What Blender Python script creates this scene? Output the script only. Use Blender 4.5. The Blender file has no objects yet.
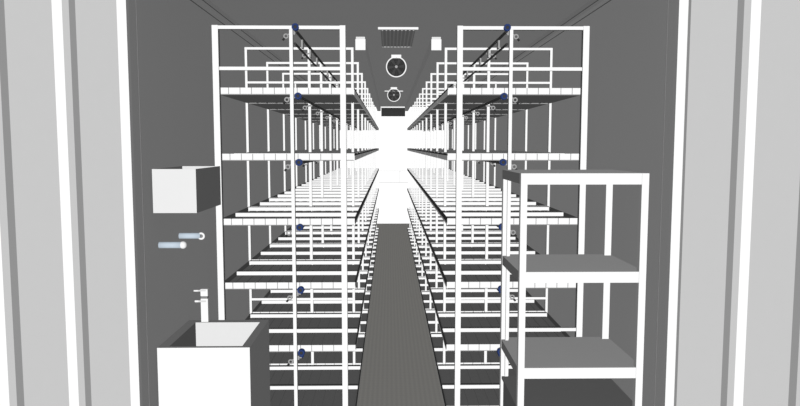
import bpy, bmesh, math
from mathutils import Vector, Matrix
D = bpy.data
scene = bpy.context.scene
COL = scene.collection
PI = math.pi

# ------------------------------------------------------------------ materials
def lin(v):
    v = v / 255.0
    return v / 12.92 if v <= 0.04045 else ((v + 0.055) / 1.055) ** 2.4

def mat(name, rgb, rough=0.9, noise=0.0, scale=20.0, emit=None):
    m = D.materials.new(name); m.use_nodes = True
    nt = m.node_tree; b = nt.nodes['Principled BSDF']
    b.inputs['Roughness'].default_value = rough
    b.inputs['Specular IOR Level'].default_value = 0.0 if rough > .8 else 0.25
    c = (rgb[0], rgb[1], rgb[2], 1)
    tc = nt.nodes.new('ShaderNodeTexCoord')
    nz = nt.nodes.new('ShaderNodeTexNoise'); nz.inputs['Scale'].default_value = scale
    nt.links.new(tc.outputs['Object'], nz.inputs['Vector'])
    mx = nt.nodes.new('ShaderNodeMix'); mx.data_type = 'RGBA'
    mx.inputs[6].default_value = c
    k = 1 - noise
    mx.inputs[7].default_value = (c[0]*k, c[1]*k, c[2]*k, 1)
    nt.links.new(nz.outputs['Fac'], mx.inputs[0])
    nt.links.new(mx.outputs[2], b.inputs['Base Color'])
    return m

def g(v): return (v, v, v)
WHITE   = mat('white_powder_coat', g(.86), noise=.02)
WHITE_S = mat('white_sink_enamel', g(.70), noise=.02)
PALE    = mat('pale_box_white', g(.73), noise=.02)
LIPGAP  = mat('lip_joint_grey', g(.30), noise=.05)
DECK    = mat('dark_ribbed_deck', g(.30), noise=.15, scale=60)
DECKLO  = mat('deck_edge_grey', g(.9), noise=.05)
RAILDK  = mat('dark_tray_edge', g(.10), noise=.1)
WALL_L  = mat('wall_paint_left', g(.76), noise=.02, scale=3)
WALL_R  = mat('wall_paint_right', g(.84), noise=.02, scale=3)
CEIL    = mat('ceiling_paint', g(.70), noise=.02, scale=3)
ENDW    = mat('end_wall_white', g(.95), noise=.0)
SEAM    = mat('seam_grey', g(.22), noise=.05)
DARKIN  = mat('dark_grille', g(.035), noise=.2, scale=40)
GRILLE  = mat('vent_grille_grey', g(.42), noise=.2, scale=40)
BLACK   = mat('black_pipe', g(.012), rough=.6, noise=.1)
BLUE    = mat('blue_fitting', (.008, .03, .14), rough=.6, noise=.1)
VALVE   = mat('valve_grey', g(.38), rough=.6, noise=.3, scale=120)
ROD     = mat('pale_blue_rod', (.50, .58, .66), rough=.6, noise=.03)
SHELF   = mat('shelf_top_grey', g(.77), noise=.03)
SHELF_SHADE  = mat('shelf_side_shade', g(.42), noise=.03)  # shelf panel darkened below its top face, shade in the colour
BIN     = mat('dark_bin_plastic', g(.30), noise=.05)
CAB_SHADE = mat('cabinet_side_shade', g(.52), noise=.03)  # white cabinet's sides, with their shade painted in
BOX_SHADE = mat('box_side_shade', g(.40), noise=.03)  # shaded copy of the box white for its side faces
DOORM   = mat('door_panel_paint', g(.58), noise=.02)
DOOR_LIT   = mat('door_slope_lit', g(.86), noise=.0)  # brightness of the slopes facing the light, put into the door colour
GROUND  = mat('yard_concrete', g(.5), noise=.15, scale=2)
OUTER   = mat('container_outer_paint', g(.7), noise=.04)

BLADE   = mat('fan_blade_grey', g(.06), noise=.1)
EDGEPALE= mat('pale_tray_side', (.95, .95, .95), noise=0)
BASIN_SHADE   = mat('basin_side_shade', g(.32), noise=.03)  # basin side walls painted darker than the back, as shade
RIM     = mat('sink_rim', g(.42), noise=.02)
RIBM    = mat('vent_rib_grey', g(.52), noise=.05)
ENDSEAM = mat('end_wall_seam', g(.70), noise=.0)
SIDE_SHADE   = mat('white_coat_side_shade', g(.26), noise=.03)  # shade painted on the non-front faces of the white rack parts
LOUV    = mat('black_louvre', g(.02), noise=.1)
SEAMD   = mat('dark_seam', g(.45), noise=.05)
def floor_mat():
    m = D.materials.new('tread_plate_floor'); m.use_nodes = True
    nt = m.node_tree; b = nt.nodes['Principled BSDF']
    b.inputs['Roughness'].default_value = .9; b.inputs['Specular IOR Level'].default_value = 0
    tc = nt.nodes.new('ShaderNodeTexCoord')
    mp = nt.nodes.new('ShaderNodeMapping'); mp.inputs['Rotation'].default_value = (0, 0, PI/4)
    nt.links.new(tc.outputs['Object'], mp.inputs['Vector'])
    ck = nt.nodes.new('ShaderNodeTexChecker'); ck.inputs['Scale'].default_value = 42
    ck.inputs['Color1'].default_value = (.585, .575, .545, 1)
    ck.inputs['Color2'].default_value = (.53, .52, .495, 1)
    nt.links.new(mp.outputs['Vector'], ck.inputs['Vector'])
    nt.links.new(ck.outputs['Color'], b.inputs['Base Color'])
    return m
FLOORM = floor_mat()

# ------------------------------------------------------------------ mesh builder
class MB:
    def __init__(s): s.bm = bmesh.new(); s.mats = []
    def mi(s, m):
        if m not in s.mats: s.mats.append(m)
        return s.mats.index(m)
    def box(s, x0, x1, y0, y1, z0, z1, m, skip=()):
        x0, x1 = min(x0, x1), max(x0, x1)
        v = [s.bm.verts.new(p) for p in ((x0,y0,z0),(x1,y0,z0),(x1,y1,z0),(x0,y1,z0),(x0,y0,z1),(x1,y0,z1),(x1,y1,z1),(x0,y1,z1))]
        F = {'-z':(3,2,1,0),'+z':(4,5,6,7),'-y':(0,1,5,4),'+x':(1,2,6,5),'+y':(2,3,7,6),'-x':(3,0,4,7)}
        i = s.mi(m) if not isinstance(m, dict) else None
        for k, f in F.items():
            if k in skip: continue
            fc = s.bm.faces.new([v[j] for j in f])
            fc.material_index = i if i is not None else s.mi(m.get(k, m['*']))
        return s
    def prism(s, pts, z0, z1, m, mfun=None, caps=True):
        """pts: closed ccw xy outline extruded in z"""
        i = s.mi(m); n = len(pts)
        a = [s.bm.verts.new((p[0], p[1], z0)) for p in pts]
        b = [s.bm.verts.new((p[0], p[1], z1)) for p in pts]
        for k in range(n):
            f = s.bm.faces.new((a[k], a[(k+1) % n], b[(k+1) % n], b[k]))
            f.material_index = s.mi(mfun(k)) if mfun else i
        if caps:
            s.bm.faces.new(b).material_index = i
            s.bm.faces.new(a[::-1]).material_index = i
        return s
    def tube(s, p, q, r, m, n=16, r2=None, smooth=True):
        p, q = Vector(p), Vector(q); d = q - p
        rot = d.to_track_quat('Z', 'Y').to_matrix().to_4x4()
        M = Matrix.Translation((p + q) / 2) @ rot
        r_ = bmesh.ops.create_cone(s.bm, cap_ends=True, segments=n, radius1=r, radius2=r if r2 is None else r2, depth=d.length, matrix=M)
        i = s.mi(m)
        for f in {f for v in r_['verts'] for f in v.link_faces}:
            f.material_index = i; f.smooth = smooth and len(f.verts) == 4
        return s
    def ball(s, c, r, m):
        r_ = bmesh.ops.create_uvsphere(s.bm, u_segments=24, v_segments=14, radius=r, matrix=Matrix.Translation(c))
        i = s.mi(m)
        for f in {f for v in r_['verts'] for f in v.link_faces}: f.material_index = i; f.smooth = True
        return s
    def torus(s, c, R, r, m, axis='Y', a0=0, a1=2*PI, n=28, k=10):
        i = s.mi(m); rings = []; full = abs(a1 - a0 - 2*PI) < 1e-6
        N = n if full else n + 1
        for j in range(N):
            a = a0 + (a1 - a0) * j / n
            ring = []
            for t in range(k):
                b = 2*PI*t/k; rr = R + r*math.cos(b); h = r*math.sin(b)
                if axis == 'Y': p = (c[0] + rr*math.cos(a), c[1] + h, c[2] + rr*math.sin(a))
                else: p = (c[0] + rr*math.cos(a), c[1] + rr*math.sin(a), c[2] + h)
                ring.append(s.bm.verts.new(p))
            rings.append(ring)
        for j in range(n):
            A, B = rings[j], rings[(j+1) % N]
            for t in range(k):
                f = s.bm.faces.new((A[t], A[(t+1) % k], B[(t+1) % k], B[t])); f.material_index = i; f.smooth = True
        if not full:
            s.bm.faces.new(rings[0]).material_index = i; s.bm.faces.new(rings[-1][::-1]).material_index = i
        return s
    def mesh(s, name, bevel=0):
        bmesh.ops.recalc_face_normals(s.bm, faces=s.bm.faces)
        me = D.meshes.new(name); s.bm.to_mesh(me); s.bm.free()
        for m in s.mats: me.materials.append(m)
        return me

def link(name, me, parent=None, loc=(0, 0, 0)):
    o = D.objects.new(name, me); COL.objects.link(o)
    o.location = loc
    if parent: o.parent = parent
    return o
def part(name, mb, parent, label=None, loc=(0,0,0)):
    o = link(name, mb.mesh(name), parent, loc)
    if label: o['label'] = label
    return o
def thing(name, label, cat, loc=(0,0,0), group=None):
    o = D.objects.new(name, None); COL.objects.link(o); o.location = loc
    o.empty_display_size = .1
    o['label'] = label; o['category'] = cat
    if group: o['group'] = group
    return o
def struct(name, mb, label=None, cat=None):
    o = link(name, mb.mesh(name)); o['kind'] = 'structure'
    if label: o['label'] = label; o['category'] = cat
    return o

# ------------------------------------------------------------------ container shell
HW, L, H = 1.175, 12.0, 2.62
struct('floor', MB().box(-HW, HW, 0, L, -.05, 0, FLOORM), 'grey tread plate floor running down the aisle', 'floor')
struct('ceiling', MB().box(-HW, HW, 0, L, H, H+.06, CEIL), 'flat dark grey ceiling of the container', 'ceiling')
struct('wall_left', MB().box(-HW-.045, -HW, 0.03, L, -.05, H+.06, {'*': WALL_L, '-x': OUTER}), 'plain dark grey wall behind the sink and left rack', 'wall')
struct('wall_right', MB().box(HW, HW+.045, 0.03, L, -.05, H+.06, {'*': WALL_R, '+x': OUTER}), 'plain dark grey wall behind the shelf table and right rack', 'wall')
struct('wall_back', MB().box(-HW-.045, HW+.045, L, L+.05, -.05, H+.06, ENDW), 'bright white end wall at the far end of the aisle', 'wall')
# faint seams of the end wall panel
t = MB()
for (x0, x1, z0, z1) in ((-.30,.33,1.180,1.200),(-.30,.36,.915,.94),(.160,.180,.94,1.185)):
    t.box(x0, x1, L-.004, L, z0, z1, ENDSEAM)
struct('trim_1', t, 'faint raised panel lines on the white end wall', 'trim')
# corner posts of the open end: white fronts, and the thin gasket lines inside
for n, sx in ((2, -1), (3, 1)):
    t = MB().box(sx*HW, sx*(HW+.040), 0, .03, -.05, H+.06, WHITE)
    struct('trim_%d' % n, t, 'white corner post beside the %s corrugated door' % ('left' if sx < 0 else 'right'), 'post')
for n, sx in ((4, -1), (5, 1)):
    struct('trim_%d' % n, MB().box(sx*(HW-.0006), sx*HW, .113, .117, 0, H, SEAMD), 'thin seam line on the %s wall near the opening' % ('left' if sx < 0 else 'right'), 'trim')
# cove lines between wall and ceiling
for n, sx in ((6, -1), (7, 1)):
    t = MB().box(sx*(HW-.035), sx*HW, 0, L, H-.03, H, CEIL)
    t.box(sx*(HW-.037), sx*(HW-.033), 0, L, H-.033, H-.030, SEAM)
    t.box(sx*(HW-.003), sx*HW, 0, L, H-.06, H-.056, SEAM)
    struct('trim_%d' % n, t, 'narrow cove running along the top of the %s wall' % ('left' if sx < 0 else 'right'), 'trim')
# floor kerb under the racks' aisle line is the floor itself; ground outside
struct('ground', MB().box(-12, 12, -12, 16, -.30, -.25, GROUND), 'pale concrete yard outside the container', 'ground')

# ------------------------------------------------------------------ corrugated doors, swung open
def door(name, sx, label):
    a = math.radians(42)
    prof = [(0, 0)]; mats = []
    t0 = .018 if sx > 0 else 0.0
    for c in range(4):
        prof += [(t0+.166, 0), (t0+.196, .019), (t0+.222, .019), (t0+.254, 0)]
        mats += [DOORM, DOORM, DOORM, DOOR_LIT]
        t0 += .254
    prof.append((t0+.10, 0)); mats.append(DOORM)
    th = .03
    pts = list(prof) + [(prof[-1][0], -th), (0, -th)]
    mats += [DOORM]*3
    hx, hy = sx*(HW+(.041 if sx < 0 else .054)), .006
    out = []
    for (u, h) in pts:
        # u runs outward and toward the camera, h is proud of the panel toward the opening's axis
        x = hx + sx*(u*math.cos(a)) - sx*h*math.sin(a)
        y = hy - u*math.sin(a) - h*math.cos(a)
        out.append((x, y))
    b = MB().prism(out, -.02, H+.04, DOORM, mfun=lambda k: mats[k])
    o = struct(name, b, label, 'door')
    return o
door('door_1', -1, 'pale grey corrugated door leaf swung open on the left')
door('door_2', 1, 'pale grey corrugated door leaf swung open on the right')

struct('trim_8', MB().box(HW+.0405, HW+.0535, .004, .03, -.05, H+.06, SEAM), 'thin dark gap strip beside the right door', 'trim')

# ------------------------------------------------------------------ racks
LEV = [2.065, 1.665, 1.265, .865, .465, .065]
P, Y0, NB = .84, 1.2, 11
U0, U1 = .285, 1.116
CX = .007
def make_rack(sx, label):
    X = lambda u: sx*u
    root = thing('growing_rack', label, 'rack', (CX, 0, 0))
    def bx(u0, u1, y0, y1, z0, z1, m): return MB().box(X(u0), X(u1), y0, y1, z0, z1, {'*': SIDE_SHADE, '-y': m})
    # heavy front end frame
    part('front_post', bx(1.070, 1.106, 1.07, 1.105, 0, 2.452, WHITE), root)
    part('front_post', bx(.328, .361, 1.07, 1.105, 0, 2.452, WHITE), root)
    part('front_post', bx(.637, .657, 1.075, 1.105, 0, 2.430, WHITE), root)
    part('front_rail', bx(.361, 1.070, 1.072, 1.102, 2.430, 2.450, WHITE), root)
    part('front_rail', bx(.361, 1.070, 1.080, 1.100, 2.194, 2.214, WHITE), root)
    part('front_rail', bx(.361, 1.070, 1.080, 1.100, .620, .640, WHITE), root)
    # repeated slim frames
    pm = {}
    ms = []
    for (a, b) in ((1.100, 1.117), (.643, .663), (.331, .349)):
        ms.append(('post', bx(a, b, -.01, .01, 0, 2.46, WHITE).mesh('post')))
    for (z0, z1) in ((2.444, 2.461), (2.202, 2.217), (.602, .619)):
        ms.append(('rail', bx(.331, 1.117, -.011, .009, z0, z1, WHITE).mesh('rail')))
    for k in range(1, NB+1):
        for nm, me in ms: link(nm, me, root, (0, 1.168+P*k, 0))
    # trays
    d = MB()
    n = 12; w = (U1-U0)/n
    d.box(X(U0+.006), X(U1-.004), .012, P-.006, 0, .004, DECK)
    for i in range(n):
        c = U0 + (i+.5)*w
        d.box(X(c-.016), X(c+.016), .012, P-.006, .004, .011, DECK)
        d.box(X(c+.018), X(c+.024), .012, P-.006, -.004, 0, LIPGAP)
    deck = d.mesh('shelf_tray')
    lp = MB()
    for i in range(n):
        lp.box(X(U0+i*w+.002), X(U0+(i+1)*w-.002), 0, .010, .0, .038, {'*': SIDE_SHADE, '-y': WHITE})
    lp.box(X(U0+.001), X(U1-.001), .004, .012, -.005, .037, LIPGAP)
    lip = lp.mesh('front_lip')
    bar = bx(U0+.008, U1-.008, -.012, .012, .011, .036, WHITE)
    bar.box(X(U0+.008), X(U1-.008), -.0125, .012, .036, .040, RAILDK)
    bar = bar.mesh('crossbar')
    s = MB().box(X(U0), X(U0+.006), .002, P-.002, .010, .038, RAILDK)
    s.box(X(U0), X(U0+.006), .002, P-.002, -.004, .010, DECKLO)
    si = s.mesh('side_rail')
    s = MB().box(X(U0), X(U0+.006), .002, P-.002, .026, .038, RAILDK)
    s.box(X(U0), X(U0+.006), .002, P-.002, -.004, .026, EDGEPALE)
    si2 = s.mesh('side_rail')
    so = MB().box(X(U1-.004), X(U1), .012, P-.002, 0, .036, SEAM).mesh('side_rail')
    for z in LEV:
        for k in range(NB):
            t = link('shelf_tray', deck, root, (0, Y0+P*k, z))
            link('front_lip', lip, t)
            link('crossbar', bar, t, (0, .385, 0)); link('crossbar', bar, t, (0, .788, 0))
            link('side_rail', si2 if z > 1.5 else si, t); link('side_rail', so, t)
    return root
make_rack(-1, 'long white multi-tier growing rack along the left wall, behind the sink')
make_rack(1, 'long white multi-tier growing rack along the right wall, behind the shelf table')

# ------------------------------------------------------------------ irrigation pipes
def pipe(sx, z, zf, label, group, top=False):
    X = lambda u: sx*u
    r = thing('irrigation_pipe', label, 'pipe', (CX+X(.616), 1.117, 0), group)
    yend = 1.168 + P*NB - 1.115
    part('pipe_run', MB().tube((0, -.05 if top else .012, z), (0, yend, z), .009, BLACK, n=12), r)
    c0 = -.078 if top else 0.0
    f = MB().tube((0, c0, zf), (0, c0+.026, zf), .019 if top else .021, BLUE, n=20)
    f.torus((0, c0-.001, zf), .015, .006, BLUE)
    f.tube((0, c0-.003, zf), (0, c0+.001, zf), .011, BLACK, n=16)
    f.tube((0, c0+.02, zf), (0, c0+.021, z), .012, BLUE, n=12)
    part('blue_end_cap', f, r, 'blue round end cap with a dark centre')
    v = MB().torus((X(.066), 0, z-.022), .012, .0045, VALVE, n=16, k=8)
    v.tube((X(.062), 0, z-.014), (X(.022), .014, z-.004), .005, VALVE, n=8)
    v.tube((X(.074), 0, z-.034), (X(.086), 0, z-.046), .006, DARKIN, n=8)
    v.box(X(.014), X(.026), .006, .02, z-.013, z+.011, VALVE)
    v.box(X(.0), X(.02), .008, .018, z-.004, z+.004, VALVE)
    vm = v.mesh('valve')
    for k in range(NB):
        link('valve', vm, r, (0, P*k, 0))
    if top:
        part('second_pipe_run', MB().tube((X(.016), .02, z-.062), (X(.016), yend, z-.062), .0075, BLACK, n=12), r)
        cm = MB().box(X(-.004), X(.006), -.03, .03, z-.058, z-.008, VALVE)
        cm = cm.mesh('pipe_clip')
        for k in range(20): link('pipe_clip', cm, r, (0, .25 + .42*k, 0))
    return r
ORD = ['top', 'second', 'third', 'fourth', 'fifth', 'lowest']
ZF = [2.047, 1.652, 1.258, .872, .480]
for sx, side in ((-1, 'left'), (1, 'right')):
    grp = 'irrigation pipes of the %s rack' % side
    pipe(sx, 2.419, 2.437, 'paired black pipes with blue cap hung from the top rail of the %s rack' % side, grp, True)
    for i in range(5):
        pipe(sx, LEV[i]-.018, ZF[i], 'black pipe with blue end cap under the %s shelf of the %s rack' % (ORD[i], side), grp)

# ------------------------------------------------------------------ ceiling fittings
def duct(x0, x1, side):
    r = thing('cable_duct', 'long grey square duct with white end face on the ceiling, %s of the vent' % side, 'duct', ((x0+x1)/2, 2.5, H-.1), 'ceiling ducts')
    w = (x1-x0)/2
    part('duct_body', MB().box(-w+.004, w-.004, .01, 9.4, .0, .1, CEIL), r)
    part('end_face', MB().box(-w, w, 0, .01, -.006, .080, WHITE), r, 'white square end face')
duct(-.335, -.255, 'left'); duct(.272, .352, 'right')

v = thing('ceiling_vent', 'wide ribbed grey vent with white front flange on the near ceiling', 'vent', (0, 2.08, H))
part('front_flange', MB().box(-.147, .149, -.01, .012, -.018, -.001, WHITE), v)
b = MB().box(-.128, .128, .012, .84, -.018, 0, GRILLE)
for i in range(9):
    x = -.115 + i*.0288
    b.box(x-.005, x+.005, .02, .83, -.022, -.018, RIBM)
part('grille', b, v, 'dark grey lengthwise ribbed grille')
part('rear_flange', MB().box(-.124, .124, .84, .85, -.021, -.012, WHITE), v)

def fan(y, label, arms):
    r = thing('ceiling_fan', label, 'fan', (.002, y, 2.505), 'round ceiling fans')
    s = MB().torus((0, 0, 0), .094, .006, WHITE, n=40, k=10)
    part('fan_ring', s, r)
    b = MB()
    b.tube((0, .0, 0), (0, .09, 0), .088, DARKIN, n=36)
    part('housing', b, r)
    bl = MB()
    for k in range(6):
        a = k*PI/3
        p = [(math.cos(a+d)*rr, math.sin(a+d)*rr) for d, rr in ((-.25,.02),(-.12,.08),(.28,.08),(.35,.02))]
        vs = [bl.bm.verts.new((q[0], -.006-(.006 if j > 1 else 0), q[1])) for j, q in enumerate(p)]
        f = bl.bm.faces.new(vs); f.material_index = bl.mi(BLADE)
    part('fan_blades', bl, r)
    gr = MB()
    for R in (.03, .05, .07): gr.torus((0, -.018, 0), R, .0016, BLADE, n=28, k=6)
    for k in range(4):
        a = k*PI/4
        gr.tube((math.cos(a)*.088, -.018, math.sin(a)*.088), (-math.cos(a)*.088, -.018, -math.sin(a)*.088), .0015, BLADE, n=6)
    part('guard', gr, r)
    part('hub', MB().tube((0, -.02, 0), (0, .0, 0), .013, VALVE, n=16), r)
    m = MB().box(-.047, .047, -.005, .08, H-2.505-.033, H-2.505, WHITE)
    m.box(-.03, .03, 0, .06, .085, H-2.505-.02, WHITE)
    if arms:
        m.box(-.137, .137, .0, .02, .052, .064, WHITE)
    part('mount_bracket', m, r)
fan(3.55, 'nearer and larger-looking round fan in a white ring, hung from the ceiling', False)
fan(7.05, 'farther round fan in a white ring with thin side arms, on the ceiling', True)

v = thing('louvre_vent', 'dark louvred vent under a white header at the top of the end wall', 'vent', (.02, L, 2.5))
part('header', MB().box(-.285, .285, -.12, 0, .095, .120, WHITE), v)
b = MB().box(-.265, .265, -.09, 0, -.09, .090, LOUV)
for i in range(7): b.box(-.26, .26, -.098, -.09, -.085+i*.025, -.075+i*.025, BLADE)
part('louvres', b, v, 'black horizontal louvres')

# ------------------------------------------------------------------ sink cabinet
def open_box(x0, x1, y0, y1, z0, z1, depth, wf, wb, wl, wr, front, side, rim, inner_back, inner_side, bottom):
    """box with a basin sunk in its top"""
    b = MB()
    b.box(x0, x1, y0, y1, z0, z1, {'*': side, '-y': front}, skip=('+z',))
    a, c, d, e = x0+wl, x1-wr, y0+wf, y1-wb
    # rim
    for q in ((x0, x1, y0, d), (x0, x1, e, y1), (x0, a, d, e), (c, x1, d, e)):
        vs = [b.bm.verts.new(p) for p in ((q[0],q[2],z1),(q[1],q[2],z1),(q[1],q[3],z1),(q[0],q[3],z1))]
        b.bm.faces.new(vs).material_index = b.mi(rim)
    zb = z1-depth
    V = lambda x, y, z: b.bm.verts.new((x, y, z))
    for ps, m in ((((a,e,zb),(c,e,zb),(c,e,z1),(a,e,z1)), inner_back), (((a,d,z1),(c,d,z1),(c,d,zb),(a,d,zb)), inner_side),
                  (((a,d,zb),(a,e,zb),(a,e,z1),(a,d,z1)), inner_side), (((c,d,z1),(c,e,z1),(c,e,zb),(c,d,zb)), inner_side),
                  (((a,d,zb),(c,d,zb),(c,e,zb),(a,e,zb)), bottom)):
        b.bm.faces.new([V(*p) for p in ps]).material_index = b.mi(m)
    bmesh.ops.remove_doubles(b.bm, verts=b.bm.verts, dist=1e-5)
    return b
s = thing('sink_cabinet', 'white box-shaped sink cabinet with an open basin, against the left wall', 'sink', (-.945, .2, 0))
b = open_box(-.218, .218, 0, .50, 0, .80, .20, .024, .050, .050, .040, WHITE, CAB_SHADE, RIM, WHITE_S, BASIN_SHADE, WHITE_S)
part('cabinet_body', b, s)
part('drain', MB().torus((0, .24, .603), .022, .004, VALVE, axis='Z').tube((0,.24,.600), (0,.24,.604), .02, DARKIN), s)

f = thing('faucet', 'white angular tap with two short arms standing on the sink rim', 'faucet', (-1.066, .672, .80))
part('column', MB().box(-.019, .019, -.012, .012, 0, .128, WHITE), f)
def wedge(b, pts_bottom, h, m):
    n = len(pts_bottom)
    lo = [b.bm.verts.new(p) for p in pts_bottom]; hi = [b.bm.verts.new((p[0], p[1], p[2]+h)) for p in pts_bottom]
    i = b.mi(m)
    for k in range(n): b.bm.faces.new((lo[k], lo[(k+1)%n], hi[(k+1)%n], hi[k])).material_index = i
    b.bm.faces.new(hi).material_index = i; b.bm.faces.new(lo[::-1]).material_index = i
b = MB(); wedge(b, [(-.040,-.05,.118),(-.020,-.05,.118),(.019,.0,.106),(-.019,.0,.106)], .010, WHITE)
part('spout', b, f)
b = MB().box(-.017, .017, -.010, .010, .128, .150, SEAM)
wedge(b, [(-.044,-.05,.176),(-.022,-.05,.176),(.019,.0,.166),(-.019,.0,.166)], .008, WHITE)
b.box(-.019, .019, -.012, .012, .142, .180, WHITE)
part('lever', b, f)

w = thing('wall_box', 'white open-topped box fixed to the left wall above the sink', 'box', (-1.066, .2, 1.44))
b = open_box(-.094, .107, 0, .44, 0, .204, .18, .004, .004, .004, .004, PALE, BOX_SHADE, BOX_SHADE, WHITE_S, BOX_SHADE, PALE)
part('box_shell', b, w)

def peg(y, z, label, hook):
    r = thing('wall_peg', label, 'peg', (-HW, y, z))
    part('rod', MB().tube((0, 0, 0), (.112, 0, 0), .0155, ROD, n=24), r)
    if not hook:
        part('ball_tip', MB().ball((.114, 0, 0), .018, WHITE), r, 'round white ball tip')
    else:
        b = MB().torus((.116, -.006, -.001), .0145, .0055, WHITE, a0=-.75*PI, a1=.65*PI, n=24)
        b.tube((.116, -.004, -.001), (.116, .012, -.001), .011, SEAM, n=20)
        part('hook_tip', b, r, 'open white crescent tip')
peg(.309, 1.274, 'nearer pale blue wall rod ending in a solid white ball, below the box', False)
peg(.616, 1.277, 'farther pale blue wall rod ending in an open white crescent, below the box', True)

# ------------------------------------------------------------------ open shelf table
t = thing('shelf_table', 'white-framed open shelf unit with grey shelves against the right wall', 'shelf unit', (.860, .25, 0))
TX0, TX1, TD = -.302, .308, .52
for (zt) in (1.620, 1.147, .675, .16):
    b = MB().box(TX0+.001, TX1-.001, .012, TD, zt-.050, zt, {'*': SHELF_SHADE, '+z': SHELF})
    part('shelf', b, t, 'flat grey shelf panel')
    part('shelf_front_rail', MB().box(TX0, TX1, -.002, .012, zt-.052, zt+.001, WHITE), t)
for (x0, x1, y0, y1) in ((TX0, TX0+.031, -.004, .030), (TX1-.034, TX1, -.004, .030), (TX0, TX0+.042, TD-.04, TD), (TX1-.044, TX1-.008, TD-.04, TD)):
    part('leg', MB().box(x0, x1, y0, y1, 0, 1.619 if y0 < .1 else 1.57, WHITE), t)
# one slim brace post beside the rear left leg
part('brace_post', MB().box(TX0+.02, TX0+.036, TD-.06, TD-.045, .47, 1.57, WHITE), t)

b = MB().box(-.288, .288, .038, TD-.045, .161, .45, BIN)  # lidded storage bin, grouped as a part of the shelf unit
b.box(-.298, .302, .034, TD-.045, .452, .466, BIN)
b.box(-.27, .27, .030, .038, .18, .43, BIN)
b.box(-.04, .04, .018, .030, .38, .395, RAILDK)
part('storage_bin', b, t, 'dark grey closed storage bin at the bottom')

# ------------------------------------------------------------------ light
def sun(name, direction, strength, shadow=False, col=(1,1,1)):
    l = D.lights.new(name, 'SUN'); l.energy = strength; l.angle = .02; l.color = col
    l.use_shadow = shadow
    o = D.objects.new(name, l); COL.objects.link(o)
    o.rotation_euler = Vector(direction).to_track_quat('-Z', 'Y').to_euler()
    o.location = (0, -4, 4)
sun('sun_front', (0, 1, 0), 3.7)
sun('fill_down', (0, 0, -1), .80)  # this and the following lamps are fills added to tone tops, undersides, sides
sun('fill_up', (0, 0, 1), .60)
sun('fill_to_right', (1, 0, 0), .55)
sun('fill_to_left', (-1, 0, 0), .55)
w = D.worlds.new('world'); scene.world = w; w.use_nodes = True
w.node_tree.nodes['Background'].inputs[0].default_value = (1, 1, 1, 1)
w.node_tree.nodes['Background'].inputs[1].default_value = .05

# ------------------------------------------------------------------ camera
F, HZ, VX = 660., 146., 389.5
pit = math.atan((203-HZ)/F); yaw = math.atan((400-VX)/F*math.cos(pit))
cam = D.cameras.new('camera'); co = D.objects.new('camera', cam); COL.objects.link(co)
cam.sensor_fit = 'HORIZONTAL'; cam.sensor_width = 36; cam.lens = F/800*36
co.location = (-.064, -2.864, 1.75)
co.rotation_euler = (PI/2 - pit, 0, -yaw)
cam.clip_end = 100
scene.camera = co

scene.view_settings.view_transform = 'Standard'
scene.view_settings.look = 'None'
scene.cycles.diffuse_bounces = 0   # flat, even illumination like the source
